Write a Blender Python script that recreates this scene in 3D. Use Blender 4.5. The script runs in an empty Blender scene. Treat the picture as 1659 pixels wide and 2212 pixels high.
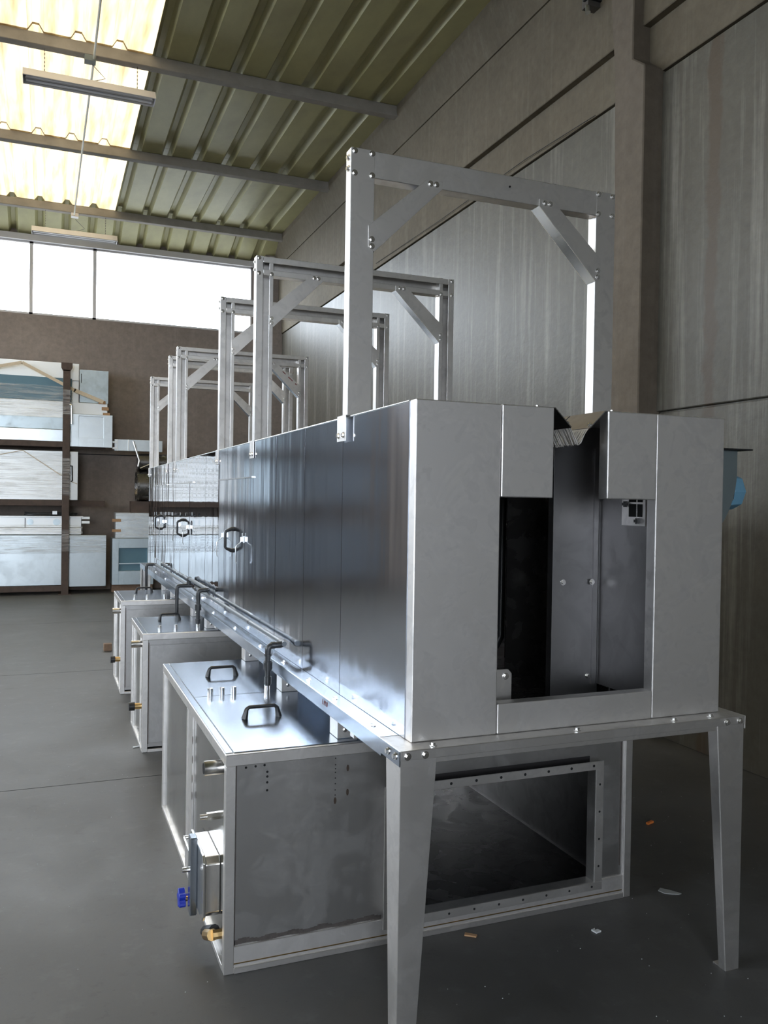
import bpy, bmesh, math, random
from mathutils import Vector, Matrix
random.seed(7)
S = bpy.context.scene
COL = S.collection

# ------------------------------------------------------------------ camera
cam_d = bpy.data.cameras.new('camera'); cam = bpy.data.objects.new('camera', cam_d); COL.objects.link(cam)
cam_d.sensor_fit = 'HORIZONTAL'; cam_d.sensor_width = 36.0; cam_d.lens = 36.0*1814.825/1659.0
cam_d.clip_start = 0.05; cam_d.clip_end = 300
_r = Vector((0.92809, -0.37203, 0.01551)); _u = Vector((-0.00924, 0.01863, 0.99978)); _f = Vector((0.37224, 0.92803, -0.01385))
cam.matrix_world = Matrix(((_r.x, _u.x, -_f.x, -1.01075), (_r.y, _u.y, -_f.y, -2.27672), (_r.z, _u.z, -_f.z, 1.6), (0, 0, 0, 1)))
S.camera = cam

# ------------------------------------------------------------------ sky, portals, exposure
W = bpy.data.worlds.new('overcast_sky'); S.world = W; W.use_nodes = True
wn = W.node_tree.nodes; wl = W.node_tree.links; wn.clear()
wo = wn.new('ShaderNodeOutputWorld'); wb = wn.new('ShaderNodeBackground'); wr = wn.new('ShaderNodeValToRGB')
wt = wn.new('ShaderNodeTexCoord'); ws = wn.new('ShaderNodeSeparateXYZ')
wl.new(wt.outputs['Generated'], ws.inputs[0]); wl.new(ws.outputs['Z'], wr.inputs[0])
wr.color_ramp.elements[0].position = 0.0; wr.color_ramp.elements[0].color = (0.83, 0.90, 1.0, 1)
wr.color_ramp.elements[1].position = 0.6; wr.color_ramp.elements[1].color = (0.91, 0.95, 1.0, 1)
wl.new(wr.outputs[0], wb.inputs[0]); wl.new(wb.outputs[0], wo.inputs[0])
wb.inputs[1].default_value = 18.5
S.view_settings.view_transform = 'Standard'; S.view_settings.look = 'None'
S.view_settings.gamma = 1.0; S.view_settings.use_curve_mapping = False
S.view_settings.exposure = 0.0

# hall extents
X0, X1, Y0, Y1, ZR = -10.76, 2.924, -15.0, 12.9, 6.20
WIN_Z = (4.60, 5.80)
def portal(name, cx, cy, cz, sx, sy, rot):
    d = bpy.data.lights.new(name, 'AREA'); d.shape = 'RECTANGLE'; d.size = sx; d.size_y = sy
    d.energy = 1.0; d.cycles.is_portal = True
    o = bpy.data.objects.new(name, d); COL.objects.link(o); o.location = (cx, cy, cz); o.rotation_euler = rot
H = math.pi/2
portal('window_portal', (X0+2.42)/2, Y1+0.16, 5.2, 2.42-X0, 1.2, (-H, 0, 0))
portal('window_portal', (X0-2.0)/2, Y0-0.16, 5.2, -2.0-X0, 1.2, (H, 0, 0))
portal('gate_portal', -5.4, Y0-0.16, 1.9, 4.2, 3.8, (H, 0, 0))
portal('window_portal', X0-0.16, 4.7, 4.3, 1.9, 14.4, (0, -H, 0))
portal('skylight_portal', -1.96, 6.8, 6.4, 2.4, 10.3, (0, 0, 0))
portal('skylight_portal', -8.36, 6.8, 6.4, 2.4, 10.3, (0, 0, 0))

# ------------------------------------------------------------------ materials
def nodes(name):
    m = bpy.data.materials.new(name); m.use_nodes = True
    n = m.node_tree.nodes; l = m.node_tree.links
    return m, n, l, n['Principled BSDF'], n['Material Output']
def coords(n, l, scale=(1, 1, 1), src='Object', rnd=False):
    tc = n.new('ShaderNodeTexCoord'); mp = n.new('ShaderNodeMapping'); mp.inputs['Scale'].default_value = scale
    l.new(tc.outputs[src], mp.inputs[0])
    if rnd:
        oi = n.new('ShaderNodeObjectInfo'); mu = n.new('ShaderNodeMath'); mu.operation = 'MULTIPLY'; mu.inputs[1].default_value = 37.0
        l.new(oi.outputs['Random'], mu.inputs[0]); l.new(mu.outputs[0], mp.inputs['Location'])
    return mp.outputs[0]
def noise(n, l, vec, scale, detail=4, rough=.6, dist=0.0):
    t = n.new('ShaderNodeTexNoise'); t.inputs['Scale'].default_value = scale; t.inputs['Detail'].default_value = detail
    t.inputs['Roughness'].default_value = rough; t.inputs['Distortion'].default_value = dist
    l.new(vec, t.inputs['Vector']); return t.outputs['Fac']
def ramp(n, l, fac, stops):
    r = n.new('ShaderNodeValToRGB'); e = r.color_ramp.elements
    while len(e) < len(stops): e.new(0.5)
    for i, (p, c) in enumerate(stops):
        e[i].position = p; e[i].color = (c[0], c[1], c[2], 1) if isinstance(c, tuple) else (c, c, c, 1)
    l.new(fac, r.inputs[0]); return r.outputs[0]
def mixc(n, l, fac, a, b, mode='MIX'):
    m = n.new('ShaderNodeMix'); m.data_type = 'RGBA'; m.blend_type = mode
    if isinstance(fac, (int, float)): m.inputs[0].default_value = fac
    else: l.new(fac, m.inputs[0])
    for i, v in ((6, a), (7, b)):
        if isinstance(v, tuple): m.inputs[i].default_value = (*v, 1)
        else: l.new(v, m.inputs[i])
    return m.outputs[2]
def bump(n, l, p, h, strength, dist=0.01):
    b = n.new('ShaderNodeBump'); b.inputs['Strength'].default_value = strength; b.inputs['Distance'].default_value = dist
    l.new(h, b.inputs['Height']); l.new(b.outputs[0], p.inputs['Normal']); return b
def steel(name, col, rough, smudge=.25, sm_scale=9., rvar=.12, wave=0., metal=1.0, grain=True, wscale=(1.2, 3.0, .35)):
    m, n, l, p, o = nodes(name)
    v = coords(n, l, (1, 1, 1), rnd=True)
    a = noise(n, l, v, sm_scale, 5, .55, .6)
    b = noise(n, l, v, sm_scale*2.4, 3, .5, .8)
    f = ramp(n, l, a, [(.50, 0.0), (.60, 1.0)])
    f2 = ramp(n, l, b, [(.54, 0.0), (.60, 1.0)])
    fm = mixc(n, l, .35, f, f2)
    dark = tuple(c*(1-smudge) for c in col)
    l.new(mixc(n, l, fm, col, dark), p.inputs['Base Color'])
    rr = n.new('ShaderNodeMapRange'); rr.inputs['To Min'].default_value = rough; rr.inputs['To Max'].default_value = rough+rvar
    l.new(fm, rr.inputs['Value']); l.new(rr.outputs[0], p.inputs['Roughness'])
    p.inputs['Metallic'].default_value = metal
    if wave > 0:
        wv = coords(n, l, wscale, rnd=True)
        h = noise(n, l, wv, 2.2, 2, .4)
        bump(n, l, p, h, wave, .05)
    return m
def plain(name, col, rough=.5, metal=0., spec=.5, var=.0, vs=12.):
    m, n, l, p, o = nodes(name)
    if var > 0:
        v = coords(n, l); a = noise(n, l, v, vs, 5)
        l.new(mixc(n, l, a, tuple(c*(1-var) for c in col), tuple(min(1, c*(1+var)) for c in col)), p.inputs['Base Color'])
    else: p.inputs['Base Color'].default_value = (*col, 1)
    p.inputs['Roughness'].default_value = rough; p.inputs['Metallic'].default_value = metal
    p.inputs['Specular IOR Level'].default_value = spec
    return m
M = {}
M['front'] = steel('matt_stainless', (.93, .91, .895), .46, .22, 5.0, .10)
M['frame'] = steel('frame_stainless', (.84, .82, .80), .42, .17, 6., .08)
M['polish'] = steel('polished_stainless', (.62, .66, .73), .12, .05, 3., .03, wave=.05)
_n = M['polish'].node_tree.nodes; _t = _n.new('ShaderNodeCombineXYZ'); _t.inputs[2].default_value = 1.0
_p = _n['Principled BSDF']; _p.inputs['Anisotropic'].default_value = .65; M['polish'].node_tree.links.new(_t.outputs[0], _p.inputs['Tangent'])
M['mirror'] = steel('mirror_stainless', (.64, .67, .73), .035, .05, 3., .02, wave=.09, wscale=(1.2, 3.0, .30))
M['lid'] = steel('lid_stainless', (.40, .45, .52), .22, .06, 5., .03)
M['tank'] = steel('tank_stainless', (.62, .615, .61), .36, .22, 4., .12, wave=.03, wscale=(1, 1, 1))
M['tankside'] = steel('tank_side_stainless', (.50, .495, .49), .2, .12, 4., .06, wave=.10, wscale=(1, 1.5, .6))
M['chrome'] = plain('bright_steel', (.80, .79, .77), .24, 1.)
M['zinc'] = plain('zinc_plated', (.82, .85, .87), .32, 1.)
M['heat'] = plain('heat_tint', (.10, .075, .06), .5, .6, var=.4, vs=30)
M['near_black'] = plain('near_black_steel', (.028, .026, .027), .5, .3)
M['weld'] = plain('weld_bead', (.20, .18, .17), .45, .8, var=.4, vs=60)
M['hole'] = plain('dark_hole', (.008, .008, .009), .8)
M['black'] = plain('black_plastic', (.022, .023, .025), .38, var=.15)
M['pvc'] = plain('grey_pvc', (.15, .17, .19), .3)
M['pvcdark'] = plain('dark_pvc', (.045, .047, .05), .33)
M['blue'] = plain('blue_knob', (.012, .035, .42), .4)
M['motor'] = plain('blue_motor', (.16, .36, .52), .45, var=.1)
M['fan'] = plain('fan_grey', (.13, .16, .165), .5, var=.08)
M['brass'] = plain('brass', (.6, .42, .2), .3, 1.)
M['bristle'] = plain('white_bristle', (.72, .69, .65), .7, var=.12, vs=90)
M['rust'] = plain('rusty_steel', (.085, .06, .048), .7, .2, var=.5, vs=14)
M['inner_shaded'] = steel('inner_shaded_stainless', (.34, .335, .34), .42, .15, 4., .08)  # same stainless, its colour darkened to stand in for shade inside the tunnel
M['galvm'] = steel('pale_galvanised', (.56, .62, .65), .30, .10, 3., .1, metal=.8)
M['slate'] = plain('slate_sheet', (.10, .115, .135), .45, .2, var=.1, vs=2)
M['white'] = plain('white_sheet', (.88, .91, .92), .32, .25, var=.03)
M['galv'] = steel('galvanised_sheet', (.74, .80, .83), .28, .08, 3., .1, metal=.85)
M['galvd'] = steel('dull_galvanised', (.50, .58, .62), .34, .14, 3., .12, metal=.8)
M['teal'] = plain('teal_sheet', (.10, .19, .24), .4, .3, var=.1, vs=3)
M['card'] = plain('cardboard_tape', (.42, .25, .13), .75, var=.25)
M['strap'] = plain('tan_strap', (.62, .52, .38), .5, var=.2, vs=40)
M['ink'] = plain('marker_ink', (.18, .03, .03), .6)
M['lamp'] = plain('lamp_enamel', (.55, .54, .55), .4)
M['tube'] = plain('fluorescent_tube', (.75, .75, .78), .25)
M['wire'] = plain('chain_steel', (.12, .11, .10), .5, .6)
M['conduit'] = plain('pale_conduit', (.62, .62, .56), .5)
M['wood'] = plain('wood_block', (.23, .15, .10), .8, var=.35, vs=40)
M['orange'] = plain('orange_plug', (.75, .22, .05), .5)
M['paper'] = plain('scrap_paper', (.45, .47, .47), .6)
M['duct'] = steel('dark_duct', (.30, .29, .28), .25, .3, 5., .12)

def mat_concrete(name, c1, c2, c3, streak=.5, rough=.85, stain=None):
    m, n, l, p, o = nodes(name)
    v = coords(n, l, (1, 1, 1)); vs = coords(n, l, (7, 7, .28))
    a = noise(n, l, v, .9, 6, .6); b = noise(n, l, v, 14, 5, .65); s = noise(n, l, vs, 1.3, 6, .7)
    c = mixc(n, l, ramp(n, l, a, [(.35, 0.), (.7, 1.)]), c1, c2)
    c = mixc(n, l, ramp(n, l, s, [(.52, 0.), (.72, streak)]), c, c3)
    c = mixc(n, l, .35, c, ramp(n, l, b, [(.3, .55), (.7, 1.25)]), 'MULTIPLY')
    if stain is not None:  # one rusty run-off stain down the near wall panel, ragged edges
        g = n.new('ShaderNodeNewGeometry'); sx = n.new('ShaderNodeSeparateXYZ'); l.new(g.outputs['Position'], sx.inputs[0])
        m1 = n.new('ShaderNodeMath'); m1.operation = 'SUBTRACT'; m1.inputs[1].default_value = stain; l.new(sx.outputs['Y'], m1.inputs[0])
        m2 = n.new('ShaderNodeMath'); m2.operation = 'ABSOLUTE'; l.new(m1.outputs[0], m2.inputs[0])
        w = noise(n, l, coords(n, l, (3, 3, 1.5)), 2.5, 4, .6)
        m3 = n.new('ShaderNodeMath'); m3.operation = 'MULTIPLY_ADD'; m3.inputs[1].default_value = .16; l.new(w, m3.inputs[0]); l.new(m2.outputs[0], m3.inputs[2])
        c = mixc(n, l, ramp(n, l, m3.outputs[0], [(.115, .75), (.145, 0.)]), c, (.078, .056, .038))
    l.new(c, p.inputs['Base Color']); p.inputs['Roughness'].default_value = rough
    p.inputs['Specular IOR Level'].default_value = .35
    bump(n, l, p, b, .25, .01)
    return m
M['wall'] = mat_concrete('concrete_wall', (.100, .092, .073), (.076, .069, .055), (.22, .208, .178), .85, rough=.48, stain=1.965)
M['wallb'] = mat_concrete('brown_concrete_wall', (.255, .215, .190), (.205, .172, .152), (.30, .26, .235), .4)
M['wallup'] = mat_concrete('upper_concrete_wall', (.135, .112, .078), (.100, .083, .057), (.17, .148, .108), .5)
M['column'] = mat_concrete('column_concrete', (.140, .114, .086), (.108, .088, .066), (.175, .148, .118), .4)
def mat_floor():
    m, n, l, p, o = nodes('floor_concrete')
    v = coords(n, l, (1, 1, 1), 'Object'); g = n.new('ShaderNodeNewGeometry')
    mp = n.new('ShaderNodeMapping'); l.new(g.outputs['Position'], mp.inputs[0]); v = mp.outputs[0]
    a = noise(n, l, v, 1.1, 7, .62, .4); b = noise(n, l, v, 9, 6, .7); d = noise(n, l, v, 60, 3, .6)
    c = mixc(n, l, ramp(n, l, a, [(.35, 0.), (.68, 1.)]), (.070, .069, .066), (.105, .105, .104))
    c = mixc(n, l, ramp(n, l, b, [(.55, 0.), (.8, .55)]), c, (.15, .152, .152))
    c = mixc(n, l, ramp(n, l, b, [(.25, .7), (.42, 0.)]), c, (.046, .044, .041))
    c = mixc(n, l, ramp(n, l, d, [(.25, .5), (.36, 0.)]), c, (.038, .037, .035))
    l.new(c, p.inputs['Base Color'])
    l.new(ramp(n, l, a, [(.3, .42), (.7, .60)]), p.inputs['Roughness'])
    p.inputs['Specular IOR Level'].default_value = .5
    bump(n, l, p, b, .12, .01)
    return m
M['floor'] = mat_floor()
def mat_roof():
    m, n, l, p, o = nodes('roof_sheet_paint')
    v = coords(n, l, (1, .5, 1)); a = noise(n, l, v, 2.2, 6, .65)
    c = mixc(n, l, ramp(n, l, a, [(.35, 0.), (.75, 1.)]), (.40, .38, .19), (.29, .265, .145))
    l.new(c, p.inputs['Base Color']); p.inputs['Roughness'].default_value = .5
    return m
M['roof'] = mat_roof()
M['purlin'] = plain('purlin_concrete', (.26, .24, .215), .85, var=.3, vs=6)
def mat_skylight():
    m, n, l, p, o = nodes('fibreglass_skylight')
    tr = n.new('ShaderNodeBsdfTranslucent'); tp = n.new('ShaderNodeBsdfTransparent'); gl = n.new('ShaderNodeBsdfGlossy')
    v = coords(n, l, (3, .25, 1)); a = noise(n, l, v, 2.5, 5, .6)
    l.new(ramp(n, l, a, [(.30, (.24, .20, .14)), (.65, (.46, .41, .32))]), tr.inputs[0])
    tp.inputs[0].default_value = (.80, .72, .58, 1); gl.inputs['Roughness'].default_value = .15; gl.inputs[0].default_value = (.8, .8, .7, 1)
    m1 = n.new('ShaderNodeMixShader'); m2 = n.new('ShaderNodeMixShader')
    m1.inputs[0].default_value = .07; m2.inputs[0].default_value = .08
    l.new(tr.outputs[0], m1.inputs[1]); l.new(tp.outputs[0], m1.inputs[2])
    l.new(m1.outputs[0], m2.inputs[1]); l.new(gl.outputs[0], m2.inputs[2]); l.new(m2.outputs[0], o.inputs[0])
    return m
M['skylight'] = mat_skylight()
def mat_pane():
    m, n, l, p, o = nodes('window_glass')
    tp = n.new('ShaderNodeBsdfTransparent'); gl = n.new('ShaderNodeBsdfGlossy'); mx = n.new('ShaderNodeMixShader')
    tp.inputs[0].default_value = (.93, .95, .96, 1); gl.inputs['Roughness'].default_value = .03; mx.inputs[0].default_value = .06
    l.new(tp.outputs[0], mx.inputs[1]); l.new(gl.outputs[0], mx.inputs[2]); l.new(mx.outputs[0], o.inputs[0])
    return m
M['pane'] = mat_pane()
def mat_film():
    m, n, l, p, o = nodes('stretch_film')
    v = coords(n, l, (.35, 1, 9.)); a = noise(n, l, v, 4.5, 6, .75, .7)
    tp = n.new('ShaderNodeBsdfTransparent'); mx = n.new('ShaderNodeMixShader')
    p.inputs['Base Color'].default_value = (.97, .97, .96, 1); p.inputs['Roughness'].default_value = .14
    bump(n, l, p, a, .7, .02)
    l.new(ramp(n, l, a, [(.45, .03), (.68, .32)]), mx.inputs[0])
    l.new(tp.outputs[0], mx.inputs[1]); l.new(p.outputs[0], mx.inputs[2]); l.new(mx.outputs[0], o.inputs[0])
    return m
M['film'] = mat_film()

# ------------------------------------------------------------------ geometry helpers
class B:
    """Collects shapes; .make() links them as ONE mesh object."""
    def __init__(s): s.v = []; s.f = []
    def add(s, vs, fs):
        k = len(s.v); s.v += [tuple(q) for q in vs]; s.f += [[i+k for i in f] for f in fs]; return s
    def box(s, x0, x1, y0, y1, z0, z1):
        x0, x1 = sorted((x0, x1)); y0, y1 = sorted((y0, y1)); z0, z1 = sorted((z0, z1))
        return s.add([(x0,y0,z0),(x1,y0,z0),(x1,y1,z0),(x0,y1,z0),(x0,y0,z1),(x1,y0,z1),(x1,y1,z1),(x0,y1,z1)],
                     [(3,2,1,0),(4,5,6,7),(0,1,5,4),(1,2,6,5),(2,3,7,6),(3,0,4,7)])
    def hexa(s, lo, hi):  # two quads (4 pts each, ccw from above)
        return s.add(list(lo)+list(hi), [(3,2,1,0),(4,5,6,7),(0,1,5,4),(1,2,6,5),(2,3,7,6),(3,0,4,7)])
    def prism(s, pts, axis, a, b):  # 2D polygon extruded along axis
        def P(q, t):
            if axis == 'x': return (t, q[0], q[1])
            if axis == 'y': return (q[0], t, q[1])
            return (q[0], q[1], t)
        n = len(pts); vs = [P(q, a) for q in pts]+[P(q, b) for q in pts]
        fs = [tuple(range(n))[::-1], tuple(range(n, 2*n))]+[(i, (i+1) % n, (i+1) % n+n, i+n) for i in range(n)]
        return s.add(vs, fs)
    def tube(s, path, r, seg=12, cap=True, rs=None):
        path = [Vector(q) for q in path]; n = len(path); vs = []; fs = []
        prev = None
        for i, q in enumerate(path):
            if i == 0: t = path[1]-q
            elif i == n-1: t = q-path[i-1]
            else: t = (path[i+1]-q).normalized()+(q-path[i-1]).normalized()
            t.normalize()
            if prev is None:
                a = Vector((0, 0, 1)) if abs(t.z) < .9 else Vector((1, 0, 0)); u = t.cross(a).normalized()
            else: u = (prev-t*prev.dot(t)).normalized()
            prev = u; w = t.cross(u); rr = rs[i] if rs else r
            for k in range(seg):
                an = 2*math.pi*k/seg; vs.append(q+u*(rr*math.cos(an))+w*(rr*math.sin(an)))
        for i in range(n-1):
            for k in range(seg):
                k2 = (k+1) % seg; fs.append((i*seg+k, i*seg+k2, (i+1)*seg+k2, (i+1)*seg+k))
        if cap: fs.append(tuple(range(seg))[::-1]); fs.append(tuple(range((n-1)*seg, n*seg)))
        return s.add(vs, fs)
    def ring(s, c, axis, ro, ri, h, seg=20):  # annular disc with depth
        c = Vector(c); ax = {'x': Vector((1,0,0)), 'y': Vector((0,1,0)), 'z': Vector((0,0,1))}[axis]
        u = {'x': Vector((0,1,0)), 'y': Vector((1,0,0)), 'z': Vector((1,0,0))}[axis]; w = ax.cross(u); vs = []
        for (r, t) in ((ro, 0), (ro, h), (ri, h), (ri, 0)):
            for k in range(seg):
                a = 2*math.pi*k/seg; vs.append(c+ax*t+u*(r*math.cos(a))+w*(r*math.sin(a)))
        fs = []
        for j in range(4):
            j2 = (j+1) % 4
            for k in range(seg):
                k2 = (k+1) % seg; fs.append((j*seg+k, j*seg+k2, j2*seg+k2, j2*seg+k))
        return s.add(vs, fs)
    def mesh(s, name, mat, smooth=False):
        me = bpy.data.meshes.new(name); me.from_pydata(s.v, [], s.f); me.materials.append(mat)
        bm = bmesh.new(); bm.from_mesh(me); bmesh.ops.recalc_face_normals(bm, faces=bm.faces); bm.to_mesh(me); bm.free()
        if smooth:
            for p in me.polygons: p.use_smooth = True
            try: me.set_sharp_from_angle(angle=math.radians(35))
            except Exception: pass
        return me
    def make(s, name, mat, parent=None, smooth=False, bev=0., seg=1, loc=None, rot=None, label=None):
        o = bpy.data.objects.new(name, s.mesh(name, M[mat] if isinstance(mat, str) else mat, smooth)); COL.objects.link(o)
        if parent: o.parent = parent
        if loc: o.location = loc
        if rot: o.rotation_euler = rot
        if bev > 0:
            b = o.modifiers.new('edge', 'BEVEL'); b.width = bev; b.segments = seg; b.limit_method = 'ANGLE'; b.angle_limit = math.radians(40)
        if label: o['label'] = label
        return o
def thing(name, label, cat, loc=(0, 0, 0), rz=0, group=None):
    o = bpy.data.objects.new(name, None); COL.objects.link(o); o.location = loc; o.rotation_euler = (0, 0, rz)
    o.empty_display_size = .1; return tag(o, label, cat, group)
def tag(o, label, cat, group=None):
    o['label'] = label; o['category'] = cat
    if group: o['group'] = group
    return o
def struct(o): o['kind'] = 'structure'; return o
def inst(name, me, parent, loc, rot=None, scale=None):
    o = bpy.data.objects.new(name, me); COL.objects.link(o); o.parent = parent; o.location = loc
    if rot: o.rotation_euler = rot
    if scale: o.scale = scale
    return o
def children(o): return [c for c in bpy.data.objects if c.parent == o]
def copy_tree(o, parent=None, kids=None):
    if kids is None:
        kids = {}
        for c in bpy.data.objects:
            if c.parent: kids.setdefault(c.parent.name, []).append(c)
    c = o.copy(); COL.objects.link(c)
    if parent: c.parent = parent
    for ch in kids.get(o.name, []): copy_tree(ch, c, kids)
    return c
# bolt head meshes: hex head with a washer, axis -y / -x / +z
def bolt_mesh(r=.0075):
    b = B(); b.tube([(0, 0, 0), (0, 0, .002)], r*1.5, 12); hx = [(r*math.cos(math.pi/3*k), r*math.sin(math.pi/3*k)) for k in range(6)]
    b.prism(hx, 'z', .002, .002+r*.9); return b.mesh('bolt', M['chrome'])
BOLT = bolt_mesh(); BOLTS = bolt_mesh(.0055)
RY = (H, 0, 0)      # +z -> -y
RX = (0, -H, 0)     # +z -> -x
RZ = (0, 0, 0)

# ================================================================== STRUCTURE
# floor: slabs with sawn joints
fl = struct(B().box(X0-.3, X1+.3, Y0-.3, Y1+.3, -.20, -.03).make('floor', 'floor'))
yj = 2.66-3.17*6; ys = []
while yj < Y1+.3: ys.append(yj); yj += 3.17
ys = [Y0-.3]+[q for q in ys if Y0 < q < Y1]+[Y1+.3]
for a, b in zip(ys, ys[1:]):
    B().box(X0-.3, X1+.3, a+.004, b-.004, -.03, 0).make('concrete_slab', 'floor', fl)
def crack():
    b = B()
    pts = [(-1.35, .62), (-1.27, .50), (-1.19, .43), (-1.12, .36), (-1.05, .33), (-.97, .24), (-.90, .14), (-.87, .05)]
    random.seed(3)
    fine = []
    for (x0, y0), (x1, y1) in zip(pts, pts[1:]):
        for k in range(5):
            t = k/5; fine.append((x0+(x1-x0)*t+random.uniform(-.006, .006), y0+(y1-y0)*t+random.uniform(-.006, .006)))
    for (x0, y0), (x1, y1) in zip(fine, fine[1:]):
        d = Vector((x1-x0, y1-y0)).normalized(); nx, ny = -d.y*.0016, d.x*.0016
        b.hexa([(x0+nx, y0+ny, 0), (x0-nx, y0-ny, 0), (x1-nx, y1-ny, 0), (x1+nx, y1+ny, 0)], [(x0+nx, y0+ny, .0006), (x0-nx, y0-ny, .0006), (x1-nx, y1-ny, .0006), (x1+nx, y1+ny, .0006)])
    return b.make('crack', 'hole', fl)
crack()
# ground outside
struct(B().box(-60, 60, -70, 70, -.5, -.25).make('ground', plain('yard_asphalt', (.22, .22, .21), .9)))

# right wall (x = X1), column, panels
wr_ = struct(B().box(X1+.03, X1+.25, Y0-.3, Y1+.3, -.1, 6.6).make('wall_right', 'wall'))
bays = [(Y0, -6.9), (-6.9, 2.6), (2.9, Y1)]
for (a, b) in bays:
    B().box(X1, X1+.04, a, b, 0, 2.232).make('wall_panel', 'wall', wr_, bev=.004)
    B().box(X1, X1+.04, a, b, 2.248, 4.592).make('wall_panel', 'wall', wr_, bev=.006)
    B().box(X1-.012, X1+.04, a, b, 4.604, 4.98).make('band_beam', 'wallup', wr_, bev=.004)
    B().box(X1-.075, X1+.04, a, b, 4.965, 5.80).make('upper_panel', 'wallup', wr_, bev=.006)
    B().prism([(X1-.085, 5.80), (X1+.04, 5.80), (X1+.04, 6.30), (X1-.20, 6.30), (X1-.20, 6.12)], 'y', a, b).make('eave_beam', 'wallup', wr_)
PC = .16
def column(y0):
    p = [(y0, 0), (y0+.297, 0), (y0+.305, 3.6), (y0+.33, 4.7), (y0+.50, 6.3), (y0+.13, 6.3), (y0+.13, 4.72), (y0, 4.62)]
    return B().prism(p, 'x', X1-PC, X1+.03).make('column', 'column', wr_, bev=.008)
column(2.463); column(-7.05)
# dark wire sagging under the band beam
B().tube([(X1-.02, 7.9, 4.66), (X1-.03, 6, 4.63), (X1-.03, 4.2, 4.64), (X1-.03, 3.2, 4.60)], .003, 6).make('cable', 'hole', wr_)

# far wall (y = Y1) with clerestory band
def end_wall(name, y, t, gate=None, wx=2.42):
    b = B(); s = 1 if t > 0 else -1
    if gate:
        b.box(X0-.3, gate[0], y, y+t, -.1, WIN_Z[0]); b.box(gate[1], X1+.3, y, y+t, -.1, WIN_Z[0]); b.box(gate[0], gate[1], y, y+t, gate[2], WIN_Z[0])
    else: b.box(X0-.3, X1+.3, y, y+t, -.1, WIN_Z[0])
    b.box(X0-.3, X1+.3, y, y+t, WIN_Z[1]+.0, 6.7); b.box(wx, X1+.3, y, y+t, WIN_Z[0], WIN_Z[1]); b.box(X0-.3, X0+.0, y, y+t, WIN_Z[0], WIN_Z[1])
    return struct(b.make(name, 'wallb'))
wf = end_wall('wall_far', Y1, .2)
B().box(X0, X1, Y1-.07, Y1+.01, 5.80, 5.90).make('head_rail', 'lamp', wf)
B().box(X0, X1, Y1-.02, Y1+.01, 5.86, 5.90).make('head_beam', 'purlin', wf)
B().box(2.60, X1, Y1-.25, Y1+.01, 0, 6.1).make('corner_column', 'wallb', wf)
B().box(X0, X1, Y1-.012, Y1, 2.30, 2.315).make('panel_joint', 'hole', wf)
wb_ = end_wall('wall_behind', Y0, -.2, gate=(-7.5, -3.3, 3.8), wx=-2.0)
def windows(y, s, first):
    xs = [2.42, -.294, -1.29] if s > 0 else [-2.0, -3.3]; x = xs[-1]
    while x > X0+1.1: x -= 1.33; xs.append(x)
    xs[-1] = X0; k = first
    for a, b in zip(xs, xs[1:]):
        w = struct(bpy.data.objects.new('window_%d' % k, None)); COL.objects.link(w); k += 1
        fr = B(); f = .028
        ya, yb = (y, y+.06*s)
        fr.box(b, b+f, ya, yb, *WIN_Z); fr.box(a-f, a, ya, yb, *WIN_Z); fr.box(b, a, ya, yb, WIN_Z[0], WIN_Z[0]+.03); fr.box(b, a, ya, yb, WIN_Z[1]-.03, WIN_Z[1])
        fr.make('window_frame', 'lamp', w)
        B().box(b+f, a-f, y+.025*s, y+.031*s, WIN_Z[0]+.03, WIN_Z[1]-.03).make('window_pane', 'pane', w)
    return k
k = windows(Y1, 1, 1); k = windows(Y0, -1, k)
# left wall with a long window band
wl_ = B(); LZ = (3.35, 5.25)
wl_.box(X0-.25, X0, Y0-.3, Y1+.3, -.1, LZ[0]); wl_.box(X0-.25, X0, Y0-.3, Y1+.3, LZ[1], 6.7)
wl_.box(X0-.25, X0, Y0-.3, -2.5, *LZ); wl_.box(X0-.25, X0, Y1-1, Y1+.3, *LZ)
wl_ = struct(wl_.make('wall_left', 'wallb'))
yy = -2.5; step = (Y1-1-yy)/6
for i in range(6):
    w = struct(bpy.data.objects.new('window_%d' % k, None)); COL.objects.link(w); k += 1
    a, b = yy+i*step, yy+(i+1)*step; fr = B()
    fr.box(X0-.08, X0-.02, a, a+.04, *LZ); fr.box(X0-.08, X0-.02, b-.04, b, *LZ); fr.box(X0-.08, X0-.02, a, b, LZ[0], LZ[0]+.04); fr.box(X0-.08, X0-.02, a, b, LZ[1]-.04, LZ[1])
    fr.make('window_frame', 'lamp', w)
    B().box(X0-.055, X0-.048, a+.04, b-.04, LZ[0]+.04, LZ[1]-.04).make('window_pane', 'pane', w)

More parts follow.
